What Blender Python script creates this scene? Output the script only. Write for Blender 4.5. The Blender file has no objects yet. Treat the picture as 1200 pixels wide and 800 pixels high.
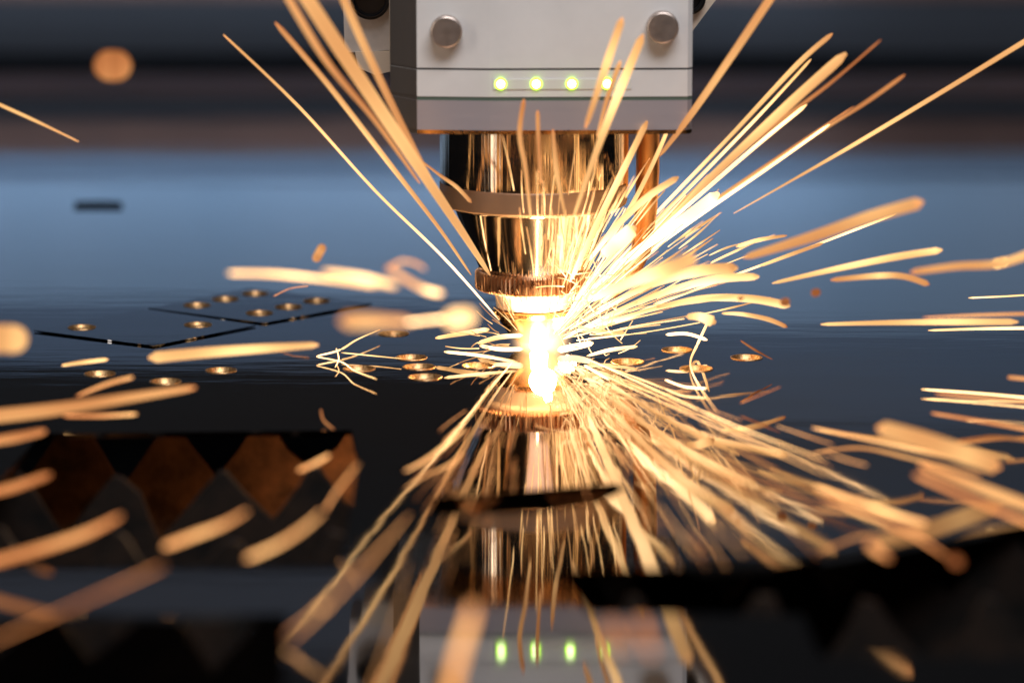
import bpy, bmesh, math, random
from mathutils import Vector, Matrix
random.seed(7)
C = 0.01                                  # everything below is measured in centimetres, built in metres
scene = bpy.context.scene
COL = scene.collection

# ------------------------------------------------------------------ camera
S = 53.0                                  # photo pixels per centimetre at the nozzle
D = 80.0                                  # camera distance in cm
TH = math.radians(10.5)                   # looks down onto the sheet
TGT = Vector((-25/S, 0.0, 0.10))
FWD = Vector((0, math.cos(TH), -math.sin(TH)))
UP = Vector((0, math.sin(TH), math.cos(TH)))
RIGHT = Vector((1, 0, 0))
CAM = TGT - FWD*D
cam = bpy.data.cameras.new('camera'); camo = bpy.data.objects.new('camera', cam); COL.objects.link(camo)
cam.sensor_width = 36.0; cam.lens = 36.0*D/(1200/S)
cam.clip_start = 0.02; cam.clip_end = 20.0
R = Matrix((RIGHT, UP, -FWD)).transposed().to_4x4()
camo.matrix_world = Matrix.Translation(CAM*C) @ R
APER = 1.25                               # aperture diameter in cm
cam.dof.use_dof = True; cam.dof.focus_distance = (D-1.0)*C
cam.dof.aperture_fstop = cam.lens*1e-3/(APER*C)
scene.camera = camo

# ------------------------------------------------------------------ world, exposure, lamps
world = bpy.data.worlds.new('World'); scene.world = world; world.use_nodes = True
bg = world.node_tree.nodes['Background']
bg.inputs[0].default_value = (0.30, 0.36, 0.48, 1); bg.inputs[1].default_value = 0.014
vs = scene.view_settings
vs.view_transform = 'Standard'; vs.look = 'None'; vs.exposure = 0; vs.gamma = 1; vs.use_curve_mapping = False

def lamp(name, kind, loc, energy, color, target=None, **kw):
    l = bpy.data.lights.new(name, kind); l.energy = energy; l.color = color
    for k, v in kw.items(): setattr(l, k, v)
    o = bpy.data.objects.new(name, l); COL.objects.link(o); o.location = Vector(loc)*C
    if target is not None:
        o.rotation_euler = (Vector(target)-Vector(loc)).to_track_quat('-Z', 'Y').to_euler()
    return o
lamp('workshop_lamp', 'AREA', (18, -75, 100), 10.5, (0.99, 0.97, 0.97), (0, 0, 4), shape='RECTANGLE', size=0.75, size_y=0.50)
lamp('side_lamp', 'AREA', (-70, -55, 35), 1.3, (1.0, 0.86, 0.72), (0, 0, 5), shape='RECTANGLE', size=0.10, size_y=0.60)  # added narrow lamp, out of view, for reflections on the barrel
lamp('rail_strip_lamp', 'AREA', (-26, 55.6, 2.6), 0.30, (0.70, 0.86, 1.0), (-26, 60, 7.4), shape='RECTANGLE', size=0.76, size_y=0.01)  # added strip light, unseen, brightens the blue panel behind the sheet
lamp('rail_strip_lamp', 'AREA', (36, 54.5, 2.6), 0.105, (0.70, 0.86, 1.0), (36, 60, 8.0), shape='RECTANGLE', size=0.60, size_y=0.01)  # second added strip light, for the right half of the panel

# ------------------------------------------------------------------ pixel helpers
def ray(px, py):
    return (FWD*D + RIGHT*((px-600)/S) - UP*((py-400)/S)).normalized()
def at(px, py, a=0.0):
    """point seen at photo pixel (px,py) on the upright plane a cm in front of the nozzle axis"""
    r = ray(px, py); t = (-a - CAM.y)/r.y
    return CAM + r*t
def on_sheet(px, py, z=0.0):
    r = ray(px, py); t = (z - CAM.z)/r.z
    return CAM + r*t
def zof(py, a): return at(625, py, a).z
def a_sheet(py): return -on_sheet(600, py).y

# ------------------------------------------------------------------ object helpers
def tag(o, label=None, cat=None, group=None, kind=None):
    if label: o['label'] = label
    if cat: o['category'] = cat
    if group: o['group'] = group
    if kind: o['kind'] = kind
    return o
def empty(name, loc=(0, 0, 0)):
    o = bpy.data.objects.new(name, None); COL.objects.link(o); o.location = Vector(loc)*C
    o.empty_display_size = 0.01
    return o
def link(name, me, mat, parent=None):
    o = bpy.data.objects.new(name, me); COL.objects.link(o)
    if mat is not None and not me.materials: me.materials.append(mat)
    if parent is not None: o.parent = parent
    return o
def bm_obj(name, bm, mat, parent=None, smooth=None):
    bmesh.ops.recalc_face_normals(bm, faces=bm.faces)
    bmesh.ops.scale(bm, vec=(C, C, C), verts=bm.verts)
    me = bpy.data.meshes.new(name); bm.to_mesh(me); bm.free()
    if smooth is not None:
        me.shade_smooth()
        if smooth < 180: me.set_sharp_from_angle(angle=math.radians(smooth))
    o = link(name, me, mat, parent)
    if parent is not None: o.location = -parent.location
    return o
def add_box(bm, x0, x1, y0, y1, z0, z1):
    r = bmesh.ops.create_cube(bm, size=1)
    bmesh.ops.scale(bm, vec=(x1-x0, y1-y0, z1-z0), verts=r['verts'])
    bmesh.ops.translate(bm, vec=((x0+x1)/2, (y0+y1)/2, (z0+z1)/2), verts=r['verts'])
    return r['verts']
def add_prism(bm, poly, z0, z1):
    b = [bm.verts.new((x, y, z0)) for x, y in poly]; t = [bm.verts.new((x, y, z1)) for x, y in poly]
    n = len(poly); bm.faces.new(b[::-1]); bm.faces.new(t)
    for i in range(n): bm.faces.new((b[i], b[(i+1) % n], t[(i+1) % n], t[i]))
def add_prism_y(bm, poly, y0, y1):
    b = [bm.verts.new((x, y0, z)) for x, z in poly]; t = [bm.verts.new((x, y1, z)) for x, z in poly]
    n = len(poly); bm.faces.new(b[::-1]); bm.faces.new(t)
    for i in range(n): bm.faces.new((b[i], b[(i+1) % n], t[(i+1) % n], t[i]))
def lathe(prof, n=96, cx=0, cy=0, wobble=None):
    """prof: (r,z) list around the vertical through (cx,cy)"""
    bm = bmesh.new(); rings = []
    for r, z in prof:
        if r < 1e-6: rings.append([bm.verts.new((cx, cy, z))]); continue
        rings.append([bm.verts.new((cx+math.cos(2*math.pi*i/n)*(r*(wobble(i) if wobble else 1)), cy+math.sin(2*math.pi*i/n)*(r*(wobble(i) if wobble else 1)), z)) for i in range(n)])
    for A, B in zip(rings, rings[1:]):
        for i in range(n):
            j = (i+1) % n
            if len(A) == 1 and len(B) == 1: continue
            if len(A) == 1: bm.faces.new((A[0], B[i], B[j]))
            elif len(B) == 1: bm.faces.new((A[i], A[j], B[0]))
            else: bm.faces.new((A[i], A[j], B[j], B[i]))
    return bm
def bevel(bm, w, seg=2, ang=30):
    e = [e for e in bm.edges if len(e.link_faces) == 2 and e.calc_face_angle(0) > math.radians(ang)]
    bmesh.ops.bevel(bm, geom=e, offset=w, segments=seg, affect='EDGES', profile=0.6)

# ------------------------------------------------------------------ materials
def mat(name, base, rough=0.5, metal=0.0, **kw):
    m = bpy.data.materials.new(name); m.use_nodes = True
    b = m.node_tree.nodes['Principled BSDF']
    b.inputs['Base Color'].default_value = (*base, 1); b.inputs['Roughness'].default_value = rough; b.inputs['Metallic'].default_value = metal
    for k, v in kw.items(): b.inputs[k].default_value = v
    return m
def nodes(m): return m.node_tree.nodes, m.node_tree.links, m.node_tree.nodes['Principled BSDF']
def noise_tex(m, scale=(1, 1, 1), nscale=5.0, detail=4, rough=0.6):
    N, L, b = nodes(m)
    tc = N.new('ShaderNodeTexCoord'); mp = N.new('ShaderNodeMapping'); t = N.new('ShaderNodeTexNoise')
    mp.inputs['Scale'].default_value = scale
    t.inputs['Scale'].default_value = nscale; t.inputs['Detail'].default_value = detail; t.inputs['Roughness'].default_value = rough
    L.new(tc.outputs['Object'], mp.inputs['Vector']); L.new(mp.outputs[0], t.inputs['Vector'])
    return t
def add_rough(m, t, lo, hi, fmin=0.3, fmax=0.7):
    N, L, b = nodes(m); r = N.new('ShaderNodeMapRange')
    r.inputs[1].default_value = fmin; r.inputs[2].default_value = fmax; r.inputs[3].default_value = lo; r.inputs[4].default_value = hi
    L.new(t.outputs[0], r.inputs[0]); L.new(r.outputs[0], b.inputs['Roughness'])
def add_color(m, t, c0, c1, p0=0.35, p1=0.65):
    N, L, b = nodes(m); r = N.new('ShaderNodeValToRGB')
    r.color_ramp.elements[0].color = (*c0, 1); r.color_ramp.elements[1].color = (*c1, 1)
    r.color_ramp.elements[0].position = p0; r.color_ramp.elements[1].position = p1
    L.new(t.outputs[0], r.inputs[0]); L.new(r.outputs[0], b.inputs['Base Color'])
def add_bump(m, t, strength, dist=0.0005):
    N, L, b = nodes(m); bp = N.new('ShaderNodeBump')
    bp.inputs['Strength'].default_value = strength; bp.inputs['Distance'].default_value = dist
    if b.inputs['Normal'].is_linked:
        L.new(b.inputs['Normal'].links[0].from_socket, bp.inputs['Normal'])
    L.new(t.outputs[0], bp.inputs['Height']); L.new(bp.outputs[0], b.inputs['Normal'])

M = {}
m = M['sheet'] = mat('polished_sheet_steel', (0.21, 0.215, 0.23), 0.03, 1.0)
t = noise_tex(m, (12, 60, 1), 1.0, 5); add_rough(m, t, 0.014, 0.045, .3, .75)
t2 = noise_tex(m, (14, 75, 1), 1.0, 4, 0.55); add_bump(m, t2, 0.085, 0.0006)
t3 = noise_tex(m, (500, 40, 1), 1.0, 2, 0.5); add_bump(m, t3, 0.02, 0.0001)
t4 = noise_tex(m, (6, 6, 1), 1.0, 4, 0.6)      # soft brown reflection put into the colour toward the far edge
N, L, b = nodes(m); sx = N.new('ShaderNodeSeparateXYZ'); tc = N.new('ShaderNodeTexCoord'); L.new(tc.outputs['Object'], sx.inputs[0])
ad = N.new('ShaderNodeMath'); ad.operation = 'MULTIPLY_ADD'; ad.inputs[1].default_value = 0.05; L.new(t4.outputs[0], ad.inputs[0]); L.new(sx.outputs['Y'], ad.inputs[2])
mr = N.new('ShaderNodeMapRange'); mr.interpolation_type = 'SMOOTHSTEP'; mr.inputs[1].default_value = 0.25; mr.inputs[2].default_value = 0.47; L.new(ad.outputs[0], mr.inputs[0])
mx = N.new('ShaderNodeMix'); mx.data_type = 'RGBA'; mx.inputs[6].default_value = (0.21, 0.215, 0.23, 1); mx.inputs[7].default_value = (0.085, 0.05, 0.045, 1)
L.new(mr.outputs[0], mx.inputs[0])
vd = N.new('ShaderNodeVectorMath'); vd.operation = 'DISTANCE'; vd.inputs[1].default_value = (0.01, -0.07, 0); L.new(tc.outputs['Object'], vd.inputs[0])  # copper haze and orange reflections put into the colour before the nozzle
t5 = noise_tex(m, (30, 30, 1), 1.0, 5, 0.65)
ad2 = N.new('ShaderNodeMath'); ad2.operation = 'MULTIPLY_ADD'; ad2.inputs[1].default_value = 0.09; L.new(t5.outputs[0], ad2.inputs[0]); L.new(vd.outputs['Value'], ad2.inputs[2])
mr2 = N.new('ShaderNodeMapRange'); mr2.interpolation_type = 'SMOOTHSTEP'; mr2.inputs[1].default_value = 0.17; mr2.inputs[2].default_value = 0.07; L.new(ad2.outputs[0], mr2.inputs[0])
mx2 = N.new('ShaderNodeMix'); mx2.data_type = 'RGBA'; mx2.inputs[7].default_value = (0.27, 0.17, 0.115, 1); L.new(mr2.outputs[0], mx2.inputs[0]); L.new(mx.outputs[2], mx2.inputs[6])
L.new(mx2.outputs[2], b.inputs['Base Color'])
m = M['paint'] = mat('satin_light_grey_enamel', (0.72, 0.71, 0.71), 0.38)
t = noise_tex(m, (1, 1, 1), 60, 5); add_color(m, t, (0.74, 0.74, 0.75), (0.81, 0.81, 0.82)); add_rough(m, t, 0.32, 0.46)
t = noise_tex(m, (1, 1, 1), 900, 2); add_bump(m, t, 0.05, 0.0001)
m = M['block'] = mat('anodised_mauve_grey', (0.46, 0.43, 0.48), 0.42, 0.3)
t = noise_tex(m, (40, 40, 900), 1, 3); add_rough(m, t, 0.28, 0.42)
m = M['darkside'] = mat('dark_machined_side', (0.20, 0.18, 0.17), 0.45, 0.5)  # shade of the left side put into a darker colour
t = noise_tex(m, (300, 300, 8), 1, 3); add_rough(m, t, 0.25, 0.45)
m = M['gasket'] = mat('green_gasket', (0.10, 0.15, 0.12), 0.55)
m = M['seam'] = mat('dark_seam', (0.03, 0.03, 0.03), 0.6)
m = M['chrome'] = mat('turned_chrome', (0.90, 0.70, 0.52), 0.12, 1.0)
t = noise_tex(m, (420, 420, 2), 1.0, 3, 0.6); add_bump(m, t, 0.42, 0.0006)
t = noise_tex(m, (30, 30, 300), 1.0, 3); add_rough(m, t, 0.08, 0.2)
m = M['cone'] = mat('polished_cone_steel', (0.88, 0.80, 0.70), 0.10, 1.0)
t = noise_tex(m, (260, 260, 2), 1.0, 2, 0.6); add_bump(m, t, 0.05, 0.0006)
m = M['collar'] = mat('satin_collar_steel', (0.38, 0.25, 0.165), 0.5, 0.5)
t = noise_tex(m, (60, 60, 900), 1, 3); add_rough(m, t, 0.45, 0.58)
m = M['knurl'] = mat('bronze_knurl', (0.55, 0.33, 0.20), 0.28, 1.0)
t = noise_tex(m, (1, 1, 1), 400, 4); add_rough(m, t, 0.2, 0.42)
m = M['ceramic'] = mat('pale_ceramic', (0.80, 0.70, 0.60), 0.35)
m = M['copper'] = mat('polished_copper', (0.86, 0.48, 0.20), 0.22, 1.0)
t = noise_tex(m, (1, 1, 1), 500, 4); add_rough(m, t, 0.14, 0.34)
m = M['tube'] = mat('copper_tube', (0.62, 0.30, 0.12), 0.30, 1.0)
t = noise_tex(m, (250, 250, 60), 1, 4); add_rough(m, t, 0.3, 0.5); add_color(m, t, (0.70, 0.28, 0.09), (1.0, 0.55, 0.24))
m = M['screw'] = mat('chrome_screw', (0.52, 0.44, 0.40), 0.3, 0.85)
t = noise_tex(m, (1, 1, 1), 700, 3); add_rough(m, t, 0.3, 0.42)
m = M['bracket'] = mat('cast_bracket_grey', (0.46, 0.43, 0.42), 0.45, 0.4)
t = noise_tex(m, (1, 1, 1), 180, 5); add_color(m, t, (0.52, 0.49, 0.48), (0.66, 0.62, 0.60)); add_bump(m, t, 0.15, 0.0003)
m = M['bracket2'] = mat('cream_bracket_edge', (0.72, 0.62, 0.52), 0.45, 0.2)
m = M['black'] = mat('black_oxide', (0.012, 0.012, 0.014), 0.30, 0.3)
m = M['matte'] = mat('matte_black_panel', (0.015, 0.015, 0.017), 0.9)
m = M['lens'] = mat('milky_light_bar', (0.76, 0.77, 0.75), 0.25)
m = M['hole'] = mat('heat_tinted_hole_steel', (0.70, 0.42, 0.20), 0.36, 0.9)
t = noise_tex(m, (1, 1, 1), 900, 3); add_color(m, t, (0.55, 0.26, 0.09), (0.85, 0.58, 0.30)); add_rough(m, t, 0.26, 0.5)
m = M['slat'] = mat('scorched_slat_steel', (0.10, 0.085, 0.075), 0.6, 0.5)
t = noise_tex(m, (1, 1, 1), 120, 6); add_color(m, t, (0.010, 0.009, 0.009), (0.040, 0.024, 0.017)); add_bump(m, t, 0.5, 0.0006)
m = M['rustslat'] = mat('rusty_slat_steel', (0.14, 0.07, 0.035), 0.65, 0.3)
t = noise_tex(m, (1, 1, 1), 140, 6); add_color(m, t, (0.05, 0.025, 0.014), (0.17, 0.085, 0.04)); add_bump(m, t, 0.6, 0.0008)
m = M['tray'] = mat('sooty_tray', (0.03, 0.03, 0.033), 0.7)
t = noise_tex(m, (1, 1, 1), 30, 6); add_color(m, t, (0.015, 0.015, 0.018), (0.05, 0.048, 0.05))
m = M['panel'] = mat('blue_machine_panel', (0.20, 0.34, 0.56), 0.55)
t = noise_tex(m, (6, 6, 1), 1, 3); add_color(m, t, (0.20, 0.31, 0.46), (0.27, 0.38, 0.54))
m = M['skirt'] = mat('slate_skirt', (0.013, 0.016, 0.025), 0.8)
m = M['navy'] = mat('navy_machine_panel', (0.11, 0.165, 0.26), 0.6)  # blue panel darkened in steps, the fading light put into its colour
m = M['navydark'] = mat('dark_navy_machine_panel', (0.06, 0.085, 0.13), 0.6)  # last and darkest step of the painted light fade
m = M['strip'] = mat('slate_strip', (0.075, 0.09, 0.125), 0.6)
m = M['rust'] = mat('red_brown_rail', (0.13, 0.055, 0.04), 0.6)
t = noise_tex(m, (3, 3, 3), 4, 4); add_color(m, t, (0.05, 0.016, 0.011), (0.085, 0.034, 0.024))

m = M['rail'] = mat('red_oxide_rail', (0.06, 0.026, 0.02), 0.7)
t = noise_tex(m, (3, 3, 3), 4, 4); add_color(m, t, (0.045, 0.018, 0.014), (0.085, 0.038, 0.03))
def emit(name, color, strength, samp='NONE'):
    m = bpy.data.materials.new(name); m.use_nodes = True; N = m.node_tree.nodes; L = m.node_tree.links
    N.clear(); o = N.new('ShaderNodeOutputMaterial'); e = N.new('ShaderNodeEmission')
    e.inputs[0].default_value = (*color, 1); e.inputs[1].default_value = strength
    L.new(e.outputs[0], o.inputs[0]); m.cycles.emission_sampling = samp
    return m
M['led'] = emit('green_led', (0.50, 1.0, 0.03), 4.5)
M['ledcore'] = emit('green_led_core', (0.85, 1.0, 0.5), 6.5)
M['plasma'] = emit('white_hot_metal', (1.0, 0.78, 0.48), 14)
m = M['gas'] = bpy.data.materials.new('glowing_gas'); m.use_nodes = True; N, L = m.node_tree.nodes, m.node_tree.links; N.clear()  # emissive volume added as soft bloom round the cut
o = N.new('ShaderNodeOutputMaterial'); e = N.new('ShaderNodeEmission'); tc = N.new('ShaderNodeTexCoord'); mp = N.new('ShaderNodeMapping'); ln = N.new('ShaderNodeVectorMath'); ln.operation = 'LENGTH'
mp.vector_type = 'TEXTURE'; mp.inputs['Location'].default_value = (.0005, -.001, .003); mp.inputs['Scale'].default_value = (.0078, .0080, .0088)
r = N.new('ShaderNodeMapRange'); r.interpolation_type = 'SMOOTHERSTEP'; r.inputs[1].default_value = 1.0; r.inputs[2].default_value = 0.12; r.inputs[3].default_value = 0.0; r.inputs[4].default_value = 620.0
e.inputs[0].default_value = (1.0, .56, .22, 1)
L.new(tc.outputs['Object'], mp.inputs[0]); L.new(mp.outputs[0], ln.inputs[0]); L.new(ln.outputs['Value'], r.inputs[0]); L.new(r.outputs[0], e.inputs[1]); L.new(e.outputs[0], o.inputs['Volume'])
# sparks: colour follows the temperature stored along each spark
m = M['spark'] = emit('glowing_spark', (1, 1, 1), 1, 'FRONT')
N, L = m.node_tree.nodes, m.node_tree.links
e = [n for n in N if n.type == 'EMISSION'][0]
at_h = N.new('ShaderNodeAttribute'); at_h.attribute_name = 'spark_temperature'
at_g = N.new('ShaderNodeAttribute'); at_g.attribute_name = 'gain'
rp = N.new('ShaderNodeValToRGB'); cr = rp.color_ramp
cr.elements[0].position = 0; cr.elements[0].color = (0.10, 0.022, 0.006, 1)
cr.elements[1].position = 1; cr.elements[1].color = (1.0, 0.64, 0.32, 1)
for p, c in ((0.2, (0.36, 0.11, 0.035)), (0.35, (0.64, 0.23, 0.075)), (0.5, (0.90, 0.40, 0.14)), (0.7, (1.0, 0.56, 0.21))):
    q = cr.elements.new(p); q.color = (*c, 1)
pw = N.new('ShaderNodeMapRange'); pw.inputs[1].default_value = 0.5; pw.inputs[2].default_value = 1.0
pp = N.new('ShaderNodeMath'); pp.operation = 'POWER'; pp.inputs[1].default_value = 2.2
pa = N.new('ShaderNodeMath'); pa.operation = 'MULTIPLY_ADD'; pa.inputs[1].default_value = 5.0; pa.inputs[2].default_value = 1.0
ml = N.new('ShaderNodeMath'); ml.operation = 'MULTIPLY'
L.new(at_h.outputs['Fac'], rp.inputs[0]); L.new(at_h.outputs['Fac'], pw.inputs[0]); L.new(rp.outputs[0], e.inputs[0])
L.new(pw.outputs[0], pp.inputs[0]); L.new(pp.outputs[0], pa.inputs[0])
L.new(pa.outputs[0], ml.inputs[0]); L.new(at_g.outputs['Fac'], ml.inputs[1]); L.new(ml.outputs[0], e.inputs[1])

# ------------------------------------------------------------------ setting: tray, back panel
bm = bmesh.new(); add_box(bm, -75, 75, -60, 75, -10.5, -10); tag(bm_obj('slag_tray', bm, M['tray']), kind='structure')
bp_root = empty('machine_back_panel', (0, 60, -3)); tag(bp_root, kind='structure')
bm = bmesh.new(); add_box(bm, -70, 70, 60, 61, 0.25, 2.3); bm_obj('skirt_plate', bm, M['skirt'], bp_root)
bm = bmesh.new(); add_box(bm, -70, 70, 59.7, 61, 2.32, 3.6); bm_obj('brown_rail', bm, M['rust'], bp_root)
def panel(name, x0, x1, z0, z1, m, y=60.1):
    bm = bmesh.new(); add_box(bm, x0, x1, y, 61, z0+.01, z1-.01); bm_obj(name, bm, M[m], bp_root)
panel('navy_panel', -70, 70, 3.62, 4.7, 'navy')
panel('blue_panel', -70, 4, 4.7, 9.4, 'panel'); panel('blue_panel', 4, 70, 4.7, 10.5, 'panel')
panel('navy_panel', -70, 4, 9.4, 12.0, 'navy'); panel('navy_panel', 4, 70, 10.5, 14.5, 'navy')  # fade of the light above the blue, stepped in by colour
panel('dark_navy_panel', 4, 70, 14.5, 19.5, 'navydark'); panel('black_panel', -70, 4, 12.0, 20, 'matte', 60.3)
panel('slate_strip', -70, -6, 20, 24, 'strip'); panel('black_panel', -6, 4, 20, 24, 'matte', 60.3); panel('black_panel', 4, 70, 19.5, 24, 'matte', 60.3)  # slate strip added out of view for the band it mirrors into the sheet
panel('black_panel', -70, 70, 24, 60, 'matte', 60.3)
bm = bmesh.new(); add_box(bm, -66, 66, 48.0, 54.2, 0.012, 0.06)
tag(bm_obj('clamping_rail', bm, M['rail']), 'dark red-brown flat rail across the far edge of the sheet', 'rail')
# ------------------------------------------------------------------ the steel sheet with its openings and holes
HOLES = [(96,386,.30),(231,360,.30),(264,353,.30),(299,346.5,.30),(304,369,.30),(338,362,.30),(371,355,.30),(232,383,.30),
         (259,434,.32),(117,438,.32),(194,447,.32),(461,391,.33),(421,432,.33),(482,419,.33),(491,430,.34),(498,442,.34),(560,428.5,.33),
         (793.5,410,.33),(735.5,424,.34),(816,432,.34),(875,419,.33)]
OPENINGS = [
    [(48,508),(412,504),(420,545),(398,662),(-90,668)],
    [(-120,720),(338,719),(330,860),(-150,860)],
    [(652,668),(900,664),(1290,600),(1330,770),(960,768),(940,720),(690,719)],
    [(88,236),(142,236),(145,247),(86,247)],
    [(500,584),(720,566),(735,572),(700,590),(640,600),(508,604)],
]
def poly_mesh(name, outer, holes, thick):
    cu = bpy.data.curves.new(name, 'CURVE'); cu.dimensions = '2D'; cu.fill_mode = 'BOTH'; cu.extrude = thick/2
    for poly in [outer]+holes:
        sp = cu.splines.new('POLY'); sp.points.add(len(poly)-1); sp.use_cyclic_u = True
        for p, (x, y) in zip(sp.points, poly): p.co = (x, y, 0, 1)
    o = bpy.data.objects.new(name, cu); COL.objects.link(o)
    me = bpy.data.meshes.new_from_object(o.evaluated_get(bpy.context.evaluated_depsgraph_get()))
    bpy.data.objects.remove(o); bpy.data.curves.remove(cu)
    me.transform(Matrix.Translation((0, 0, -thick/2))); me.transform(Matrix.Scale(C, 4))
    return me
def circle(x, y, r, n=28): return [(x+r*math.cos(2*math.pi*i/n), y+r*math.sin(2*math.pi*i/n)) for i in range(n)]
PARTS = [('flat cut-out part lying farther left on the sheet, two holes in it', [(40,389),(168,364),(300,383),(180,407)], [0,7], .18),
         ('flat cut-out part with six holes behind the long cream spark', [(174,363),(292,340),(436,357),(310,380)], [1,2,3,4,5,6], .22)]
in_part = {h for p in PARTS for h in p[2]}
all_xy = [(on_sheet(x, y).x, on_sheet(x, y).y, r) for x, y, r in HOLES]
hole_xy = [h for i, h in enumerate(all_xy) if i not in in_part]
SH_T = 0.10
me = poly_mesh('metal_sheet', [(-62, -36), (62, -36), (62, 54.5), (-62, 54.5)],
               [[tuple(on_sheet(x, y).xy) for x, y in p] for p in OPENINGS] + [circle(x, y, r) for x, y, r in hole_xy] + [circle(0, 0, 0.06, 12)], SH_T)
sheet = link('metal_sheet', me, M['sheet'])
tag(sheet, 'polished mirror-like steel sheet under the nozzle, pierced with small round holes', 'metal sheet')
bm = lathe([(1.05, 0.004), (1.03, 0.018), (0.97, 0.012), (0.86, -0.075), (0.68, -0.115), (0, -0.125)], 28)
hole_me = None
for i, (x, y, r) in enumerate(hole_xy):
    if hole_me is None:
        bmesh.ops.scale(bm, vec=(C, C, C), verts=bm.verts); hole_me = bpy.data.meshes.new('hole_wall'); bm.to_mesh(hole_me); bm.free()
        hole_me.shade_smooth(); hole_me.materials.append(M['hole'])
    o = link('hole_wall', hole_me, None, sheet); o.location = (x*C, y*C, 0); o.scale = (r*1.02, r*1.02, 1)
    o.rotation_euler.z = i*1.3

# cut-out parts that have sprung up a little from the sheet
for label, corners, hs, tilt in PARTS:
    cs = [on_sheet(x, y) for x, y in corners]; y0 = min(c.y for c in cs); sl = math.tan(math.radians(tilt))
    me = poly_mesh('cut_part', [tuple(c.xy) for c in cs], [circle(*all_xy[h]) for h in hs], .03)
    for v in me.vertices: v.co.z += (.04 + (v.co.y/C-y0)*sl)*C
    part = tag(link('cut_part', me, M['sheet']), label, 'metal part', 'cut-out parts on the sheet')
    for h in hs:
        x, y, r = all_xy[h]; o = link('hole_wall', hole_me, None, part); o.location = (x*C, y*C, (.04+(y-y0)*sl)*C); o.scale = (r*1.02, r*1.02, 1); o.rotation_euler = (math.radians(tilt), 0, 0)
# support slats under the sheet
def slat(y, z_top, label, off, m='slat'):
    bm = bmesh.new(); pitch = 1.95; n = 64; x0 = -62+off; pts = []
    for i in range(n):
        j = random.uniform(-.14, .14); q = random.uniform(.05, .14); dz = random.choice((0, 0, .05, .12, .22))
        pts += [(x0+i*pitch+random.uniform(-.16, .16), z_top-1.3+random.uniform(-.22, .22)), (x0+(i+.28)*pitch+j*.5, z_top-.62+random.uniform(-.1, .1)),
                (x0+(i+.5)*pitch-q+j, z_top-dz), (x0+(i+.5)*pitch+q+j, z_top-dz-random.uniform(0, .08)), (x0+(i+.74)*pitch+j*.5, z_top-.6+random.uniform(-.1, .1))]
    pts += [(x0+n*pitch, z_top-1.35), (x0+n*pitch, z_top-9), (x0, z_top-9)]
    add_prism_y(bm, pts, y-.12, y+.12)
    o = bm_obj('support_slat', bm, M[m])
    return tag(o, label, 'slat', 'toothed support slats under the sheet')
slat(-7.0, -0.12, 'rusty toothed slat glowing brown behind the teeth of the left opening', 0.9, 'rustslat')
slat(-11.6, -0.12, 'scorched toothed slat showing through the left opening, farthest from the camera', 0.35)
slat(-16.8, -0.12, 'toothed support slat in the middle of the openings', 0.95)
slat(-21.5, -0.12, 'dark toothed slat in the lower right opening, nearest the camera', 0.2)

# ------------------------------------------------------------------ cutting head
FA = 2.8                                           # front face of the housing in front of the axis
head = empty('laser_cutting_head', (0, 0, 0.1))
tag(head, 'grey laser cutting head with green lights and chrome barrel above the sheet', 'cutting head')
def X(px, a): return at(px, 400, a).x
xl, xr = X(490, FA), X(803, FA); xs = X(459, FA-.8); xc = X(574, FA)
def foot(d=0.0):
    return [(xs, 3.2), (xs, -FA+.85+d), (xl, -FA+d), (xc, -FA-.15+d), (xr, -FA-.02+d), (xr+.10, -FA+.10+d), (xr+.12, 3.2)]
z_bot = zof(157, FA); z_pl = zof(152, FA); z_g0 = zof(117.5, FA); z_g1 = zof(113, FA); z_s0 = zof(82, FA); z_s1 = zof(79.5, FA)
def housing(name, z0, z1, m, d=0.0, bv=.03):
    bm = bmesh.new(); add_prism(bm, foot(d), z0, z1)
    if bv: bevel(bm, bv, 2, 40)
    o = bm_obj(name, bm, m, head)
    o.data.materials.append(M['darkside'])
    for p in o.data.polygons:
        if p.normal.x < -0.5: p.material_index = 1  # left-facing sides get the colour with shade put in
    return o
housing('bottom_plate', z_bot, z_pl-.004, M['copper'], .03, 0)
housing('lower_block', z_pl, z_g0, M['block'])
housing('gasket', z_g0+.003, z_g1-.003, M['gasket'], .02, 0)
housing('light_band', z_g1, z_s0, M['paint'])
housing('seam', z_s0+.003, z_s1-.003, M['seam'], .05, 0)
housing('front_cover', z_s1, 13.5, M['paint'])
# light bar and four leds
def yb(x): return -FA-.15+.13*(x-xc)/(xr-xc)
bm = bmesh.new(); add_box(bm, X(578, FA), X(738, FA), -.025, .05, zof(104.5, FA), zof(91.5, FA)); bevel(bm, .02, 3)
for v in bm.verts: v.co.y += yb(v.co.x)
bar = bm_obj('light_bar', bm, M['lens'], head)
for px in (587, 628, 669, 710):
    x, z = X(px, FA), zof(97.5, FA)
    bm = bmesh.new(); r = bmesh.ops.create_uvsphere(bm, u_segments=20, v_segments=12, radius=1)
    bmesh.ops.scale(bm, vec=(.125, .06, .125), verts=bm.verts); bmesh.ops.translate(bm, vec=(x, yb(x)-.03, z), verts=bm.verts)
    o = bm_obj('led', bm, M['led'], bar, 180); o.location = (0, 0, 0)
    bm = bmesh.new(); bmesh.ops.create_uvsphere(bm, u_segments=16, v_segments=10, radius=1)
    bmesh.ops.scale(bm, vec=(.09, .05, .09), verts=bm.verts); bmesh.ops.translate(bm, vec=(x, yb(x)-.065, z), verts=bm.verts)
    c = bm_obj('led_core', bm, M['ledcore'], o, 180); c.location = (0, 0, 0)
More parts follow.
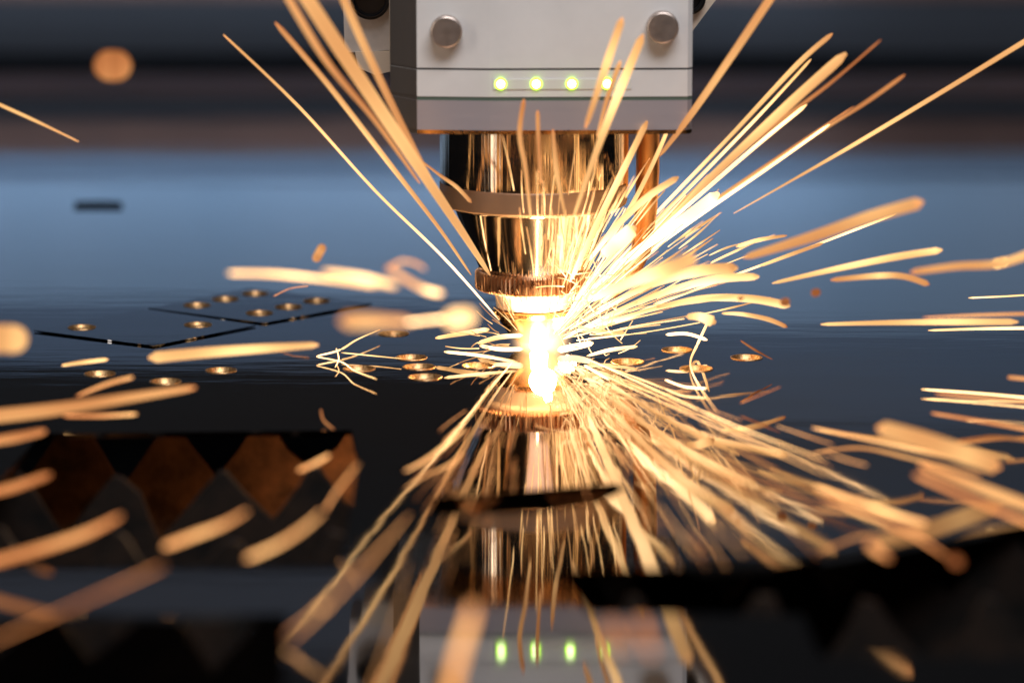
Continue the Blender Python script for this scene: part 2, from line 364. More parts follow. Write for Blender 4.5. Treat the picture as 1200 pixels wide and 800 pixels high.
def cyl_y(name, x, z, y_front, y_back, r, m, parent, inner=None):
    prof = [(0, y_back), (r, y_back), (r, y_front+.035), (r-.012, y_front+.012), (r-.035, y_front), (0, y_front)]
    if inner: prof = [(0, y_back), (r, y_back), (r, y_front+.04), (r-.05, y_front), (inner+.03, y_front), (inner, y_front+.05), (inner, y_back-.1), (0, y_back-.1)]
    bm = lathe([(a, b) for a, b in prof], 48)
    bmesh.ops.rotate(bm, cent=(0, 0, 0), matrix=Matrix.Rotation(math.radians(-90), 3, 'X'), verts=bm.verts)   # z -> y
    bmesh.ops.translate(bm, vec=(x, 0, z), verts=bm.verts)
    return bm_obj(name, bm, m, parent, 18)
for px, py in ((524, 38), (774, 33)):
    x, z = X(px, FA+.4), zof(py, FA+.4)
    s_ = cyl_y('screw', x, z, -FA-.40, -FA+.3, .335, M['screw'], head)
# barrel, collar, cone, knurled ring, neck, nozzle
zc1, zc0 = zof(226, 2.05), zof(255, 2.05)
bm = lathe([(2.03, zc1-.1), (2.06, zc1+.06), (2.06, z_bot+.05), (1.5, z_bot+.05)], 128); bm_obj('barrel', bm, M['chrome'], head, 40)
bm = lathe([(1.7, zc0), (1.98, zc0), (2.04, zc0+.04), (2.06, zc0+.10), (2.06, zc1-.05), (2.03, zc1), (1.9, zc1)], 128); bm_obj('collar', bm, M['collar'], head, 30)
zk1, zk0 = zof(329, 1.28), zof(349, 1.28)
bm = lathe([(1.80, zc0+.02), (1.80, zc0-.03), (1.74, zc0-.08), (1.20, zk1+.10), (1.14, zk1)], 128); bm_obj('cone', bm, M['cone'], head, 30)
kn = 76
bm = lathe([(1.0, zk1+.05), (1.22, zk1+.05), (1.27, zk1), (1.27, zk0+.03), (1.22, zk0), (.9, zk0)], kn*4, wobble=lambda i: 1.0+(.016 if i % 4 in (0, 1) else -.034)); bm_obj('knurled_ring', bm, M['knurl'], head, 30)
zn0 = zof(366, .84)
bm = lathe([(1.02, zk0+.02), (1.0, zk0-.05), (.88, zk0-.10), (.84, zk0-.2), (.82, zn0+.02), (.80, zn0-.02), (.6, zn0-.02)], 96); bm_obj('neck_ring', bm, M['ceramic'], head, 30)
zf1, zf0 = zof(368.5, .88), zof(375, .88)
bm = lathe([(.5, zf1), (.86, zf1), (.90, zf1-.03), (.90, zf0+.02), (.87, zf0), (.82, zf0-.04), (.50, .20), (.34, .11), (.12, .10), (.10, .3)], 96); bm_obj('nozzle', bm, M['copper'], head, 30)
# copper tube and its clip beside the barrel
def tube(name, pts, rad, m, parent=None, n=16):
    bm = bmesh.new(); rings = []
    P = [Vector(p) for p in pts]
    for i, p in enumerate(P):
        tg = (P[min(i+1, len(P)-1)]-P[max(i-1, 0)]).normalized()
        u = tg.cross(Vector((0, 1, 0))).normalized(); v = tg.cross(u)
        r = rad[i] if isinstance(rad, (list, tuple)) else rad
        rings.append([bm.verts.new(p+(u*math.cos(2*math.pi*k/n)+v*math.sin(2*math.pi*k/n))*r) for k in range(n)])
    for A, B in zip(rings, rings[1:]):
        for k in range(n): bm.faces.new((A[k], A[(k+1) % n], B[(k+1) % n], B[k]))
    bm.faces.new(rings[0]); bm.faces.new(rings[-1])
    return bm_obj(name, bm, m, parent, 40)
ct = tube('copper_tube', [at(759, 140, -.6), at(759, 200, -.6), at(757, 245, -.6), at(752, 290, -.5), at(738, 325, -.3), at(716, 345, -.2)], [.26, .26, .25, .23, .18, .12], M['tube'], head)
bm = bmesh.new(); p, q = at(728, 150, .3), at(736, 218, .3); add_box(bm, p.x, q.x, -.4, -.2, q.z, p.z); bm_obj('tube_clip', bm, M['tube'], head)
# brackets at the back corners of the housing
bl = [at(x, y, -.6) for x, y in ((396, -60), (402, 0), (404, 62), (470, 58), (470, -60))]
bm = bmesh.new(); add_prism_y(bm, [(p.x, p.z) for p in bl], .6, 2.6); bevel(bm, .04)
brk = bm_obj('side_bracket', bm, M['bracket'], head)
bm = bmesh.new(); ps = [at(x, y, -.5) for x, y in ((416, 61), (458, 60), (458, 84), (440, 88), (420, 80))]; add_prism_y(bm, [(p.x, p.z) for p in ps], .5, 2.4); bevel(bm, .05)
o = bm_obj('bracket_lip', bm, M['bracket2'], brk); o.location = (0, 0, 0)
p = at(433, 2, 0); o = cyl_y('bolt', p.x, p.z, .30, .66, .43, M['black'], brk, .33); o.location = (0, 0, 0)
o = bm_obj('clamp_strip', (lambda b: (add_box(b, X(458, 0), X(464, 0), .2, .6, at(460, 64, 0).z, 11), b)[1])(bmesh.new()), M['bracket2'], brk); o.location = (0, 0, 0)
br = [at(x, y, .5) for x, y in ((797, 48), (806, 44), (842, -4), (905, -85), (797, -85))]
bm = bmesh.new(); add_prism_y(bm, [(p.x, p.z) for p in br], -.5, 1.5); bevel(bm, .04)
brk2 = bm_obj('side_bracket', bm, M['bracket2'], head)
p = at(809, 0, .9); o = cyl_y('bolt', p.x, p.z, -.75, -.45, .34, M['black'], brk2, .24); o.location = (0, 0, 0)

# ------------------------------------------------------------------ the cut: white-hot kerf and its light
bm = lathe([(0, .55), (.10, .53), (.19, .42), (.19, .25), (.21, .08), (.16, .006), (0, .004)], 32)
flame = bm_obj('cutting_flame', bm, M['plasma'], None, 180)
flame.location = (.12*C, -.55*C, 0)
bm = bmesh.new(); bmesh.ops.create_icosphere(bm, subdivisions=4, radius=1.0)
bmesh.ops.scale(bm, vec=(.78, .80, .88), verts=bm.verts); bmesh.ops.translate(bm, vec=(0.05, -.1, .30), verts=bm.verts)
bloom = bm_obj('hot_gas', bm, M['gas'], flame); bloom.location = (0, 0, 0)  # bloom of the glare, built as a glowing volume
tag(flame, 'white-hot glare of molten metal where the nozzle tip meets the sheet', 'flame')
lamp('cut_light', 'POINT', (.20, -1.45, .50), 0.085, (1.0, 0.58, 0.24), shadow_soft_size=0.003)
lamp('cut_light', 'POINT', (.30, -2.4, .66), 0.022, (1.0, 0.66, 0.36), shadow_soft_size=0.0009)
lamp('cut_light', 'POINT', (.75, -.30, .35), 0.020, (1.0, 0.60, 0.26), shadow_soft_size=0.002)

lamp('under_sheet_glow', 'POINT', (-3.0, -9.4, -2.2), 0.028, (1.0, 0.45, 0.16), shadow_soft_size=0.004)
# ------------------------------------------------------------------ sparks
def blur_px(p):
    d = (p-CAM).dot(FWD); return APER*abs(D-1-d)/d*S
def catmull(P, n):
    out = []; m_ = len(P)-1
    for i in range(m_):
        p0, p1, p2, p3 = P[max(i-1, 0)], P[i], P[i+1], P[min(i+2, m_)]
        for k in range(n):
            t = k/n
            out.append(.5*((2*p1)+(-p0+p2)*t+(2*p0-5*p1+4*p2-p3)*t*t+(-p0+3*p1-3*p2+p3)*t**3))
    out.append(P[-1]); return out
def spark_mesh(bm, lay_h, lay_g, P, Rr, H, G, n=8):
    """round-ended glowing filament through P (cm) with radius, heat and gain along it"""
    k = len(P); rings = []
    st = []
    t0 = (P[1]-P[0]).normalized(); t1 = (P[-1]-P[-2]).normalized()
    cap = [(math.sin(q), math.cos(q)) for q in (1.45, 1.15, .8, .4)]
    for f, g in cap: st.append((P[0]-t0*Rr[0]*f, Rr[0]*g, H[0], G[0], t0))
    for i in range(k):
        tg = (P[min(i+1, k-1)]-P[max(i-1, 0)]).normalized(); st.append((P[i], Rr[i], H[i], G[i], tg))
    for f, g in cap[::-1]: st.append((P[-1]+t1*Rr[-1]*f, Rr[-1]*g, H[-1], G[-1], t1))
    ph, tw = random.uniform(0, 6.28), random.uniform(-.05, .09)
    for c, (p, r, h, g, tg) in enumerate(st):
        ref = Vector((0, 1, 0)) if abs(tg.y) < .9 else Vector((1, 0, 0))
        u = tg.cross(ref).normalized(); v = tg.cross(u)
        ring = []
        for q in range(n):
            d = u*math.cos(2*math.pi*q/n)+v*math.sin(2*math.pi*q/n)
            w = bm.verts.new(p+d*r)
            w[lay_h] = min(1, max(0, h-d.z*tw-.03*d.x+.05*math.sin(c*.55+ph))); w[lay_g] = g; ring.append(w)
        rings.append(ring)
    for A, B in zip(rings, rings[1:]):
        for q in range(n): bm.faces.new((A[q], A[(q+1) % n], B[(q+1) % n], B[q]))
    bm.faces.new(rings[0][::-1]); bm.faces.new(rings[-1])
def new_bm():
    bm = bmesh.new(); bm.verts.layers.float.new('spark_temperature'); bm.verts.layers.float.new('gain')
    return bm, bm.verts.layers.float['spark_temperature'], bm.verts.layers.float['gain']
def lerp(v, t):
    if not isinstance(v, (list, tuple)): return v
    x = t*(len(v)-1); i = min(int(x), len(v)-2); return v[i]+(v[i+1]-v[i])*(x-i)
def spark(label, pts, w, heat, a, group=None, cat='spark', name='spark', gain=1.0):
    """pts photo pixels, w apparent width in pixels, heat 0..1, a cm in front of the axis (each a number or a list along the spark)"""
    n = len(pts); P = []
    for i, (x, y) in enumerate(pts):
        t = i/(n-1) if n > 1 else 0
        ai = lerp(a, t)
        zmin = .10
        p = at(x, y, ai)
        if p.z < zmin: p = on_sheet(x, y, zmin)
        P.append(p)
    Q = catmull(P, 6 if n > 2 else 10); k = len(Q)
    Rr, H, G = [], [], []
    for i, q in enumerate(Q):
        t = i/(k-1); wp = lerp(w, t); b = blur_px(q)
        ef = min(1, .55+t*9)*min(1, .55+(1-t)*9) if k > 11 else 1
        wp *= ef
        tw = max(wp*.40, wp-b*.75)                       # glowing filament inside the blur disc
        d = (q-CAM).dot(FWD)
        Rr.append(max(tw, .7)/2/S*d/D); H.append(lerp(heat, t)-.22*(1-ef)); G.append(gain*max(.92, min(2.2, .5*b/tw+.5)))
    bm, lh, lg = new_bm(); spark_mesh(bm, lh, lg, Q, Rr, H, G, 12 if max(Rr)*S > 5 else 8)
    c = P[0].copy(); bmesh.ops.translate(bm, vec=-c, verts=bm.verts)
    o = bm_obj(name, bm, M['spark'], None, 180); o.location = c*C
    return tag(o, label, cat, group)
UL = 'long sparks fanning up to the left of the head'
sp = spark
sp('thin yellow spark, outermost of the fan up to the left', [(262,41),(350,125),(440,224),(520,302),(585,375)], [5,5,4,3,2], [.6,.66,.75,.9,.95], [3,2.4,1.6,.8,.2], UL)
sp('pink-tipped spark second from outside in the upper left fan', [(323,27),(385,100),(455,190),(515,268),(552,322)], [10,9,8,5,2], [.35,.6,.6,.55,.5], [5,4,3,1.6,.6], UL)
sp('broad bright amber spark running off the top edge left of the head', [(335,-40),(400,60),(470,165),(535,262),(574,322)], [24,22,17,11,4], [.6,.6,.62,.64,.6], [9,7,5,2.5,1], UL)
sp('dull pink spark alongside the underside of the broad amber one', [(322,-30),(380,68),(440,142),(492,215)], [17,14,10,5], [.45,.42,.4,.35], [10,8,6,4], UL)
sp('orange spark crossing the left bracket bolt down to the collar', [(395,-20),(425,50),(470,145),(510,222),(540,275)], [16,14,11,8,4], [.55,.52,.48,.46,.4], [8,6.5,5,3.5,2.2], UL)
sp('short hooked orange spark over the left edge of the collar', [(488,184),(515,205),(535,219),(552,237)], [3,5,6,6], [.35,.5,.55,.5], 2.6, UL)
sp('short straight spark entering at the left edge near the top', [(-20,114),(40,141),(92,166)], [7,6,3], [.55,.62,.6], 4)
sp('round blurred orange ember floating upper left against the dark band', [(128,77),(136,77)], 46, .34, 13, cat='ember', name='ember')
# in front of the head
FH = 'sparks in front of the cutting head'
sp('wavy pink spark, leftmost over the mauve block', [(614,117),(609,158),(616,200),(622,255)], [9,9,8,5], [.42,.45,.55,.6], 5, FH)
sp('faint pink spark just right of the wavy one', [(630,130),(631,165),(634,215)], [8,8,6], [.38,.42,.5], 5, FH)
sp('gold spark low over the barrel and collar, left of the steep pair', [(648,152),(652,200),(663,255)], [7,8,5], [.45,.55,.6], 4, FH)
sp('spark crossing the fourth green light up to its blunt tip on the cover', [(729,22),(712,72),(686,150)], [13,14,9], [.6,.66,.5], 6, FH)
sp('broad bright spark ending beside the right-hand screw', [(753,42),(728,102),(700,175),(672,255)], [13,14,11,6], [.62,.72,.66,.6], 5, FH)
sp('faint short spark between the two bright ones by the fourth light', [(727,72),(712,115),(700,160)], [9,9,6], .5, 5, FH)
sp('straight pale spark crossing the copper tube at barrel height', [(758,143),(730,200),(697,268),(668,330)], [9,9,8,4], [.62,.7,.8,.9], [3,2.5,2,1.2], FH)
sp('slim yellow spark just right of the copper tube top', [(793,122),(775,170),(745,232),(712,285)], [5,6,6,4], [.6,.65,.7,.8], [2.5,2,1.5,1], FH)
sp('short gold spark rising across the copper tube', [(794,208),(760,230),(725,262),(690,305)], [9,10,9,4], [.62,.68,.78,.9], [3,2.5,2,1], FH)
# upper right fan
UR = 'long sparks fanning up to the right of the head'
sp('tan spark leaving the top edge right of the head', [(915,-20),(860,62),(810,134),(773,183)], [14,12,10,5], [.5,.52,.5,.42], [5,4,3,2.5], UR)
sp('amber-tipped spark, steepest of the upper right fan', [(975,40),(935,75),(860,155),(790,228),(700,322)], [8,8,6,5,3], [.55,.6,.7,.8,.95], [-4,-3.4,-2.4,-1.4,-.3], UR)
sp('pale slender spark close under the steepest one', [(950,70),(890,135),(800,228),(712,318)], [5,5,5,3], [.75,.8,.85,.95], [-3.5,-2.6,-1.4,-.3], UR)
sp('broad blunt-tipped yellow spark of the upper right fan', [(990,64),(925,122),(850,192),(775,262),(706,328)], [15,14,11,8,4], [.66,.62,.62,.75,.95], [-5,-4,-2.8,-1.6,-.4], UR)
sp('dull brown spark behind the fan reaching toward the dark band', [(1032,47),(970,100),(900,152),(830,210)], [5,7,8,6], [.22,.35,.42,.45], [-7,-5.5,-4,-2.6], UR)
sp('white-hot slender spark through the middle of the upper right fan', [(945,123),(885,172),(800,246),(700,335)], [6,6,5,3], [.82,.88,.92,1], [-3,-2.2,-1.2,-.2], UR)
sp('salmon spark with the dark red tip in the right fan', [(1060,88),(1015,120),(960,155),(870,215),(770,284)], [8,8,6,5,4], [.33,.4,.55,.68,.85], [-6,-5,-4,-2.6,-1], UR)
sp('thin white spark lowest in the dense upper right fan', [(972,146),(900,197),(820,252),(720,325)], [5,5,5,3], [.85,.92,.95,1], [-2.6,-1.9,-1.1,-.2], UR)
sp('dusky thin spark above the lowest white one', [(1000,125),(920,178),(840,232),(745,298)], [3,4,4,4], [.3,.42,.55,.8], [-4,-3,-1.9,-.6], UR)
sp('short thick white spark in the heart of the upper right fan', [(840,228),(800,258),(750,292),(695,338)], [14,13,10,4], [.85,.92,.98,1], [1.5,1.2,.8,.2], UR)
sp('lone long yellow spark running to the right edge high up', [(1225,34),(1120,98),(1000,170),(920,216),(860,250)], [8,7,6,4,2], [.58,.62,.66,.62,.55], [-3,-2.6,-2.2,-2,-1.8], UR)
# right-hand side
RS = 'blurred sparks flying out to the right'
sp('fat white spark stub beside the copper tube foot', [(742,268),(724,284),(706,299)], [18,19,12], [.78,.88,.9], 3, RS)
sp('fat peach spark with round end right of the cone', [(812,303),(775,318),(735,332),(690,352)], [26,24,16,6], [.6,.72,.8,.95], [12,9,5.5,1.5], RS)
sp('cream spark bending under the fat peach one', [(862,314),(815,318),(765,333),(700,362)], [16,16,9,3], [.62,.72,.74,.9], [5,4,2.6,.8], RS)
sp('cream blunt spark level with the knurled ring', [(888,324),(840,327),(780,342),(715,368),(660,397)], [11,12,9,5,3], [.72,.8,.74,.8,1], [4,3.2,2.2,1.2,.2], RS)
sp('curved yellow spark arching right at ring height', [(924,358),(880,350),(820,350),(750,366),(672,389)], [12,11,9,5,3], [.66,.74,.74,.76,1], [4,3.2,2.4,1.4,.3], RS)
sp('short cream spark lying on top of the curved yellow one', [(868,346),(820,352),(770,360)], [6,7,4], [.72,.7,.66], [3.4,2.6,1.8], RS)
sp('small falling curved spark with a red end', [(922,383),(900,374),(870,368),(846,367)], [6,7,6,4], [.36,.6,.75,.7], 3, RS)
sp('wide pink blunt spark above the others on the right', [(1080,237),(1020,254),(950,278),(872,302)], [22,21,18,11], [.56,.52,.5,.42], [10,9,7.5,6], RS)
sp('fine white spark tucked under the wide pink one', [(1050,251),(1000,270),(940,293),(800,345),(680,392)], [3,3.4,3,2.4,2], [.8,.85,.85,.8,1], [1.5,1.3,1.1,.6,.1], RS)
sp('slender salmon spark beneath the fine white one', [(964,285),(930,297),(890,312)], [5,6,4], [.5,.6,.7], 2.6, RS)
sp('clean cream spark pointing right, alone in mid air', [(1103,293),(1050,301),(980,315),(905,332)], [11,11,9,5], [.7,.7,.68,.68], [5,4.6,4,3.5], RS)
sp('pale arched spark below the clean cream one', [(1088,333),(1060,324),(1030,323),(974,328)], [10,10,10,8], [.36,.55,.66,.45], 5, RS)
sp('wide pink spark leaving the right edge with a bright knot', [(1230,288),(1175,308),(1120,312),(1068,319)], [18,16,15,13], [.5,.62,.5,.4], 9, RS)
sp('bright starry knot on the wide pink spark at the right edge', [(1168,309),(1177,307)], 17, .68, 6, name='ember', cat='ember')
sp('level cream spark, longest of the right-edge trio', [(1192,377),(1120,377),(1040,378),(962,380)], [10,10,8,5], [.68,.68,.66,.66], [5,4.5,4,3.6], RS)
sp('pinkish spark above the longest of the right-edge trio', [(1225,367),(1150,369),(1082,372)], [8,7,4], .46, 7, RS)
sp('thin white spark below the longest of the right-edge trio', [(1225,384),(1150,385),(1088,387)], [5,4,3], .82, 2.2, RS)
sp('hair-thin short spark alone at the right edge', [(1225,344),(1180,347),(1135,349)], 2.4, .8, 1.6, RS)
sp('thin white spark sloping off the right edge below the middle', [(1225,468),(1150,461),(1080,456)], [5,5,3], [.85,.85,.75], 3, RS)
sp('pink ghost spark right under the thin sloping white one', [(1225,473),(1160,467),(1096,461)], [8,8,5], .4, 8, RS)
sp('dull pink spark nearer the right corner of the blue sheet', [(1225,507),(1160,495),(1092,484)], [10,10,7], [.42,.38,.36], 9, RS)
sp('stub of a pink spark at the right edge', [(1225,446),(1183,442)], 9, .42, 8, RS)
sp('widest fat spark of all, blunt at both ends, lower right', [(1030,501),(1080,515),(1130,532),(1170,547)], [28,31,32,30], [.52,.57,.58,.52], 14, RS)
sp('slender spark running under the widest fat one', [(952,501),(1010,513),(1080,528),(1150,545)], [5,9,11,9], [.55,.56,.55,.5], 10, RS)
sp('broad orange spark leaving the right edge under the widest one', [(1080,545),(1150,572),(1235,604)], [22,24,26], [.48,.52,.52], 16, RS)
sp('brown spark edging the lowest broad one at the right edge', [(1072,556),(1150,590),(1235,625)], [14,15,16], [.35,.36,.36], 17, RS)
sp('orange blunt spark slanting down across the dark lower right', [(955,570),(1005,587),(1050,603),(1085,613)], [8,13,14,13], [.5,.56,.58,.55], 15, RS)
sp('brown shadowing spark under the blunt slanting one', [(960,580),(1010,600),(1058,620)], [8,9,6], [.4,.42,.36], 17, RS)
sp('tapering brown spark dropping toward the right corner', [(1036,612),(1070,626),(1112,654)], [13,12,4], [.3,.34,.3], 20, RS)
sp('teardrop-shaped orange ember in the dark lower right', [(1019,637),(1026,643),(1043,655)], [26,22,8], [.45,.42,.3], 22, cat='ember', name='ember')
sp('dim round ember at the tip of the tapering brown spark', [(1119,656),(1122,658)], 30, .15, 22, cat='ember', name='ember')
sp('tiny dashed spark left of the slender lower right one', [(968,530),(990,538),(1016,545)], [2,4,3], [.4,.55,.5], 13.5, RS)
# forked sparks right
FK = 'forked white sparks right of the nozzle'
sp('thin zigzag spark joining the two white forks right of the nozzle', [(832,372),(818,402),(809,425),(817,448),(841,484)], [3,3.4,3,3.2,3], [.8,.8,.75,.8,.5], [1,.8,.6,1.4,6], FK)
sp('upper short white arc of the fork', [(781,392),(805,391),(828,398)], [3.5,4,4], .95, .8, FK)
sp('lower short white arc of the fork beside a hole', [(780,445),(802,453),(827,455)], [3.5,4,4], .95, 3.2, FK)
sp('blurred cream knot at the top of the fork', [(805,371),(820,371),(836,377)], [8,12,16], [.72,.8,.7], 4, FK)
sp('salmon curl above the fork', [(863,289),(890,281),(922,276)], [5,6,4], [.8,.72,.5], 2.2, FK)
for i, (x, y, d, h) in enumerate(((920,354,14,.18),(956,343,14,.2),(868,350,9,.22))):
    sp(['dim brown ember left of the pair above the fork','dim brown ember right of the pair above the fork','faint ember hugging the curved yellow spark'][i], [(x-1,y),(x+1,y-.5)], d, h, 7, cat='ember', name='ember')
sp('faint brown scratch of a spark, lower of two on the blue', [(868,472),(890,463),(915,453)], [4,4,2], [.25,.22,.12], 7, FK)
sp('faint brown scratch of a spark, upper of two on the blue', [(868,399),(885,410),(905,421)], [3,4,2], [.22,.25,.12], 3, FK)
# left middle
LM = 'blurred sparks flying out to the left'
sp('slim level cream spark pointing left above the cut parts', [(268,320),(320,321),(380,327),(440,336)], [10,12,11,8], [.72,.72,.7,.7], 16, LM)
sp('stout cream spark with round ends overlapping the slim level one', [(380,319),(425,326),(464,335)], [16,19,16], [.7,.74,.7], 18, LM)
sp('small oval pink ember above the stout cream spark', [(371,302),(377,291)], 14, .46, 6, cat='ember', name='ember')
sp('pink spark with a bright blunt end left of the cone', [(455,313),(480,330),(500,340),(518,344)], [14,15,16,14], [.42,.5,.75,.72], 17, LM)
sp('little hooked pink spark above the blunt-ended one', [(452,316),(470,306),(488,309),(498,316)], [7,8,8,6], [.38,.46,.5,.42], 15, LM)
sp('fattest pink blurred spark left of the nozzle', [(402,376),(440,376),(478,377)], [36,32,22], [.54,.55,.58], 21, LM)
sp('glowing white ball spark left of the nozzle', [(532,374),(545,372)], 40, .80, 20, cat='ember', name='ember')
sp('white tail leading into the glowing ball', [(466,379),(495,376),(530,372)], [9,8,9], .85, 18, LM)
sp('large round-ended peach spark cut by the left edge', [(-25,396),(16,397)], 44, .6, 15, LM)
sp('long straight cream spark over the left cut parts', [(176,419),(240,413),(310,408),(372,404)], [18,17,15,11], [.66,.68,.7,.68], 8, LM)
sp('small bright dash at far left between the holes', [(73,428),(100,424),(126,421)], [6,8,7], .7, 6, LM)
sp('long orange spark from the left edge, thickest there', [(-30,490),(60,480),(150,466),(228,454)], [25,23,19,13], [.46,.48,.5,.45], 12, LM)
sp('short pink spark crossing above the long orange one', [(90,464),(125,450),(155,442)], [5,10,9], [.3,.48,.55], 10, LM)
sp('fading short spark below the long orange one', [(75,487),(120,487),(160,485)], [7,9,7], [.3,.46,.58], 11, LM)
sp('stubby brown spark at the left edge below the long orange one', [(-30,520),(15,513),(52,505)], [18,20,16], .38, 14, LM)
sp('pale mauve spark at the left edge, dimmest one', [(-30,582),(15,571),(58,556)], [20,22,18], .30, 17, LM)
sp('large brown spark from the left edge toward the slat teeth', [(-30,664),(40,645),(100,625),(142,604)], [24,24,20,9], [.36,.38,.4,.36], 21, LM)
sp('plump tapered orange spark over the left opening', [(193,640),(225,628),(262,614),(290,598)], [17,18,13,5], [.52,.52,.5,.42], 21, LM)
sp('tapered yellow spark right of the plump one', [(289,654),(325,638),(355,619),(378,599)], [13,13,11,5], [.55,.56,.55,.45], 22, LM)
sp('needle spark continuing upward from the tapered yellow one', [(382,596),(395,575),(420,543)], [7,6,2], [.36,.5,.5], 17, LM)
sp('short stubby orange spark by the right end of the left opening', [(350,551),(368,543),(386,533)], [9,11,8], .5, 14.5, LM)
sp('very thin brown spark rising from the lower left edge', [(-25,759),(60,721),(130,690),(192,662)], [4,6,7,5], [.3,.3,.3,.32], 26, LM)
sp('slim spark with a bright knot, steep, lower left', [(338,746),(378,712),(430,660),(480,602)], [7,7,6,2], [.38,.5,.5,.45], [30,27,24,18], LM)
sp('bright knot threaded on the slim steep spark', [(376,712),(381,711)], 14, .5, 26, cat='ember', name='ember')
sp('very broad blurred spark over the mirrored lower block at the bottom edge', [(524,830),(536,775),(548,735),(556,708)], [38,34,28,22], [.5,.52,.5,.46], 30, LM)
sp('upright oval brown ember left of the pair by the mirrored fourth light', [(717,729),(726,762)], 19, .27, 30, cat='ember', name='ember')
sp('upright oval brown ember right of the pair by the mirrored fourth light', [(751,727),(763,764)], 20, .26, 30, cat='ember', name='ember')
# forked left
FL = 'forked white sparks left of the nozzle'
sp('upper prong of the arrow-shaped white fork', [(371,417),(398,410),(418,398),(445,386)], [2,2.6,2.2,2], [.9,.85,.8,.6], [1.7,1.1,.2,-1.0], FL)
sp('lower prong of the arrow-shaped white fork', [(371,418),(400,424),(415,434),(441,444)], [2,2.6,2.2,2], [.9,.85,.85,.7], [1.8,2.5,3.6,4.6], FL)
sp('short upright stroke of the arrow-shaped fork', [(394,408),(397,420),(393,430)], [1.6,2.2,1.6], .85, [1.2,2.2,3], FL)
sp('level shaft of the arrow-shaped fork', [(400,413),(440,417),(470,420)], [1.8,2,1.6], .75, [1.5,1.8,2.1], FL)
sp('fine arc of spark over the far holes', [(321,347),(340,338),(361,335)], 2.4, .35, -3, FL)
sp('fine dark arc below the fork', [(376,480),(379,492),(391,503)], 2.4, .35, 8.5, FL)
# lying near the nozzle
NZ = 'short sparks lying round the nozzle tip'
sp('gold dash sparking left of the nozzle tip', [(511,396),(540,391),(572,386)], [4,5.5,6], [.75,.72,.8], .8, NZ)
sp('white streak pointing left under the nozzle', [(521,412),(560,416),(606,424)], [4,4.5,4], [.95,.9,.85], 2.2, NZ)
sp('upper edge of the glowing loop left of the tip', [(561,402),(585,395),(612,393)], [5,6,5], [.75,.8,.9], .6, NZ)
sp('lower edge of the glowing loop left of the tip', [(563,405),(585,409),(612,409)], [4,5,5], [.9,.95,1], 1.3, NZ)
sp('short gold dash right of the nozzle tip', [(732,390),(705,389),(680,384)], [6,6,4], [.7,.72,.85], .8, NZ)
sp('broken white dash right of the tip', [(746,406),(715,410),(688,417)], [4,5,3], [.85,.88,.9], 1.4, NZ)
sp('stubby white jet beside the glare', [(694,402),(675,406),(655,410)], [6,8,8], [.95,1,1], .8, NZ)
sp('white stroke sloping down right of the glare', [(685,428),(700,437),(715,446)], [4,4,3], [1,.95,.9], 3.0, NZ)
sp('longest thin white spark sloping down to the right over the sheet', [(688,420),(780,462),(860,498),(968,540)], [3,3,3,2.4], [.9,.8,.75,.7], [2,5.5,9,12.5], NZ)
sp('curving gold spark above the longest sloping one', [(690,422),(750,444),(785,457),(810,459)], [3,3,3,2], [.9,.8,.6,.35], [2,4,5,5.6], NZ)
sp('thin ray down left from the glare', [(600,425),(575,455),(548,490),(520,520)], [2.4,2.6,3,3], [.9,.8,.7,.6], [2.5,5.5,9,12], NZ)
sp('gold double-bladed spark on the lower left ray', [(545,502),(520,523),(497,540),(474,552)], [4,9,9,4], [.62,.62,.6,.5], [10,11.5,12.5,13.5], NZ)

# the dense bundles: thin sparks that nothing tells apart
def hair_pts(x0, y0, ang, r0, r1, curve=0):
    ca, sa = math.cos(ang), -math.sin(ang); pts = []
    for k in range(4):
        r = r0+(r1-r0)*k/3; c = curve*(k/3)**2
        pts.append((x0+ca*r-sa*c, y0+sa*r+ca*c))
    return pts
rnd = random.Random(11)
BUN = ('hair-thin white spark in the dense bundle up and right of the nozzle tip', 'dense bundle right of the nozzle')
for i in range(38):
    a = math.radians(rnd.triangular(6, 86, 44)); r0 = rnd.uniform(16, 80); r1 = r0+rnd.uniform(50, 200)*(.4+.6*math.sin(min(a*1.6, math.pi/2)))
    spark(BUN[0], hair_pts(640, 402, a, r0, r1, rnd.uniform(-10, 10)), [1.2, 2.2, 1.0], [.95, .85, rnd.uniform(.45, .75)], [.8, rnd.uniform(-2.5, 3)], BUN[1])
for i in range(46):
    a = math.radians(rnd.triangular(6, 62, 34)); r0 = rnd.uniform(60, 230); r1 = r0+rnd.uniform(30, 100)
    spark('loose fine amber spark flung out through the upper right fan', hair_pts(640, 402, a, r0, r1, rnd.uniform(-7, 7)), [1.2, rnd.uniform(1.6, 3.4), 1.2], [.8, .68, .45], [rnd.uniform(0, 2), rnd.uniform(-3, 4)], 'loose fine sparks in the upper right fan')
for i in range(26):
    a = math.radians(rnd.uniform(58, 100)); r0 = rnd.uniform(70, 190); r1 = r0+rnd.uniform(24, 80)
    spark('fine gold streak rising in front of the cone and barrel', hair_pts(634, 405, a, r0, r1, rnd.uniform(-4, 4)), [1.4, rnd.uniform(1.8, 3.6), 1.4], [.75, .66, .5], [rnd.uniform(2.4, 3.2), rnd.uniform(3, 5.5)], 'fine gold streaks in front of the head')
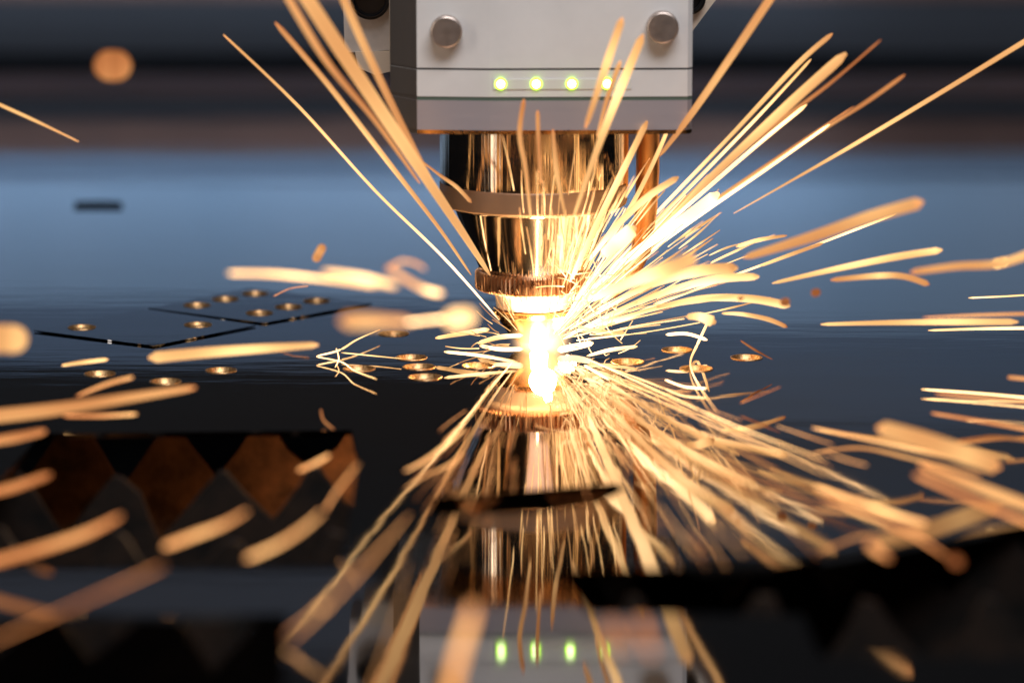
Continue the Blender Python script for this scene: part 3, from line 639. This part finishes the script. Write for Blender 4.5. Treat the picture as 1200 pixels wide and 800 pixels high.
def skim(label, group, n, lo, hi, rr, ln, wr, hr):
    for i in range(n):
        a = math.radians(rnd.uniform(lo, hi)); r0 = rnd.uniform(*rr); r1 = r0+rnd.uniform(*ln)*(.5+r0/260)
        x0, y0 = 640, 408
        p0 = (x0+math.cos(a)*r0, y0-math.sin(a)*r0); p1 = (x0+math.cos(a)*r1, y0-math.sin(a)*r1)
        h = rnd.uniform(.1, .9); k = max(0, a_sheet(p0[1])); k1 = max(0, a_sheet(p1[1]))
        w = rnd.uniform(*wr)*(.6+r0/300); t = rnd.uniform(*hr)
        spark(label, [p0, ((p0[0]+p1[0])/2+rnd.uniform(-2, 2), (p0[1]+p1[1])/2), p1], [w*.5, w, w*.5], [t, t, t-.1], [k+h*2, k1+h*3], group)
skim('short gold spark skimming the sheet in the shower in front of the nozzle', 'shower of short sparks in front of the nozzle', 18, 245, 300, (50, 160), (14, 36), (1.0, 2.4), (.32, .55))
skim('short gold spark in the shower spreading down and right over the sheet', 'shower of sparks down and right', 34, 300, 342, (50, 300), (22, 55), (1.0, 2.8), (.34, .58))
skim('fine sparse spark falling down left of the nozzle over the sheet', 'sparse sparks down and left', 14, 215, 246, (70, 240), (18, 50), (1.2, 2.4), (.36, .56))
# the finest filaments round the nozzle tip: beyond counting
bm, lh, lg = new_bm()
def fine(pts, w, heat, a0, a1):
    Q = catmull([at(x, y, a0+(a1-a0)*k/3) for k, (x, y) in enumerate(pts)], 4)
    Q = [q if q.z > .05 else Vector((q.x, q.y, .05)) for q in Q]
    spark_mesh(bm, lh, lg, Q, [max(w, .7)/2/S]*len(Q), [heat-.25*k/len(Q) for k in range(len(Q))], [1.0]*len(Q), 5)
for i in range(60):
    x, y = rnd.uniform(655, 730), rnd.uniform(318, 415)
    fine(hair_pts(x, y, rnd.uniform(0, 6.28), 0, rnd.uniform(10, 36), rnd.uniform(-9, 9)), rnd.uniform(.9, 1.5), .92, 1.6, 1.2)
for i in range(80):
    a = math.radians(rnd.triangular(-2, 100, 46)); r0 = rnd.uniform(14, 120)
    fine(hair_pts(640, 402, a, r0, r0+rnd.uniform(30, 150), rnd.uniform(-8, 8)), rnd.uniform(.8, 1.5), rnd.uniform(.7, 1), .8, rnd.uniform(-2, 3.4))
for i in range(22):
    a = math.radians(rnd.uniform(92, 190)); r0 = rnd.uniform(20, 60)
    fine(hair_pts(620, 404, a, r0, r0+rnd.uniform(8, 40), rnd.uniform(-6, 6)), rnd.uniform(.8, 1.3), rnd.uniform(.6, .9), .8, 1.4)
o = bm_obj('fine_spark_spray', bm, M['spark'], None, 180)
tag(o, 'haze of the finest white filaments spraying round the nozzle tip', 'spark spray', kind='stuff')
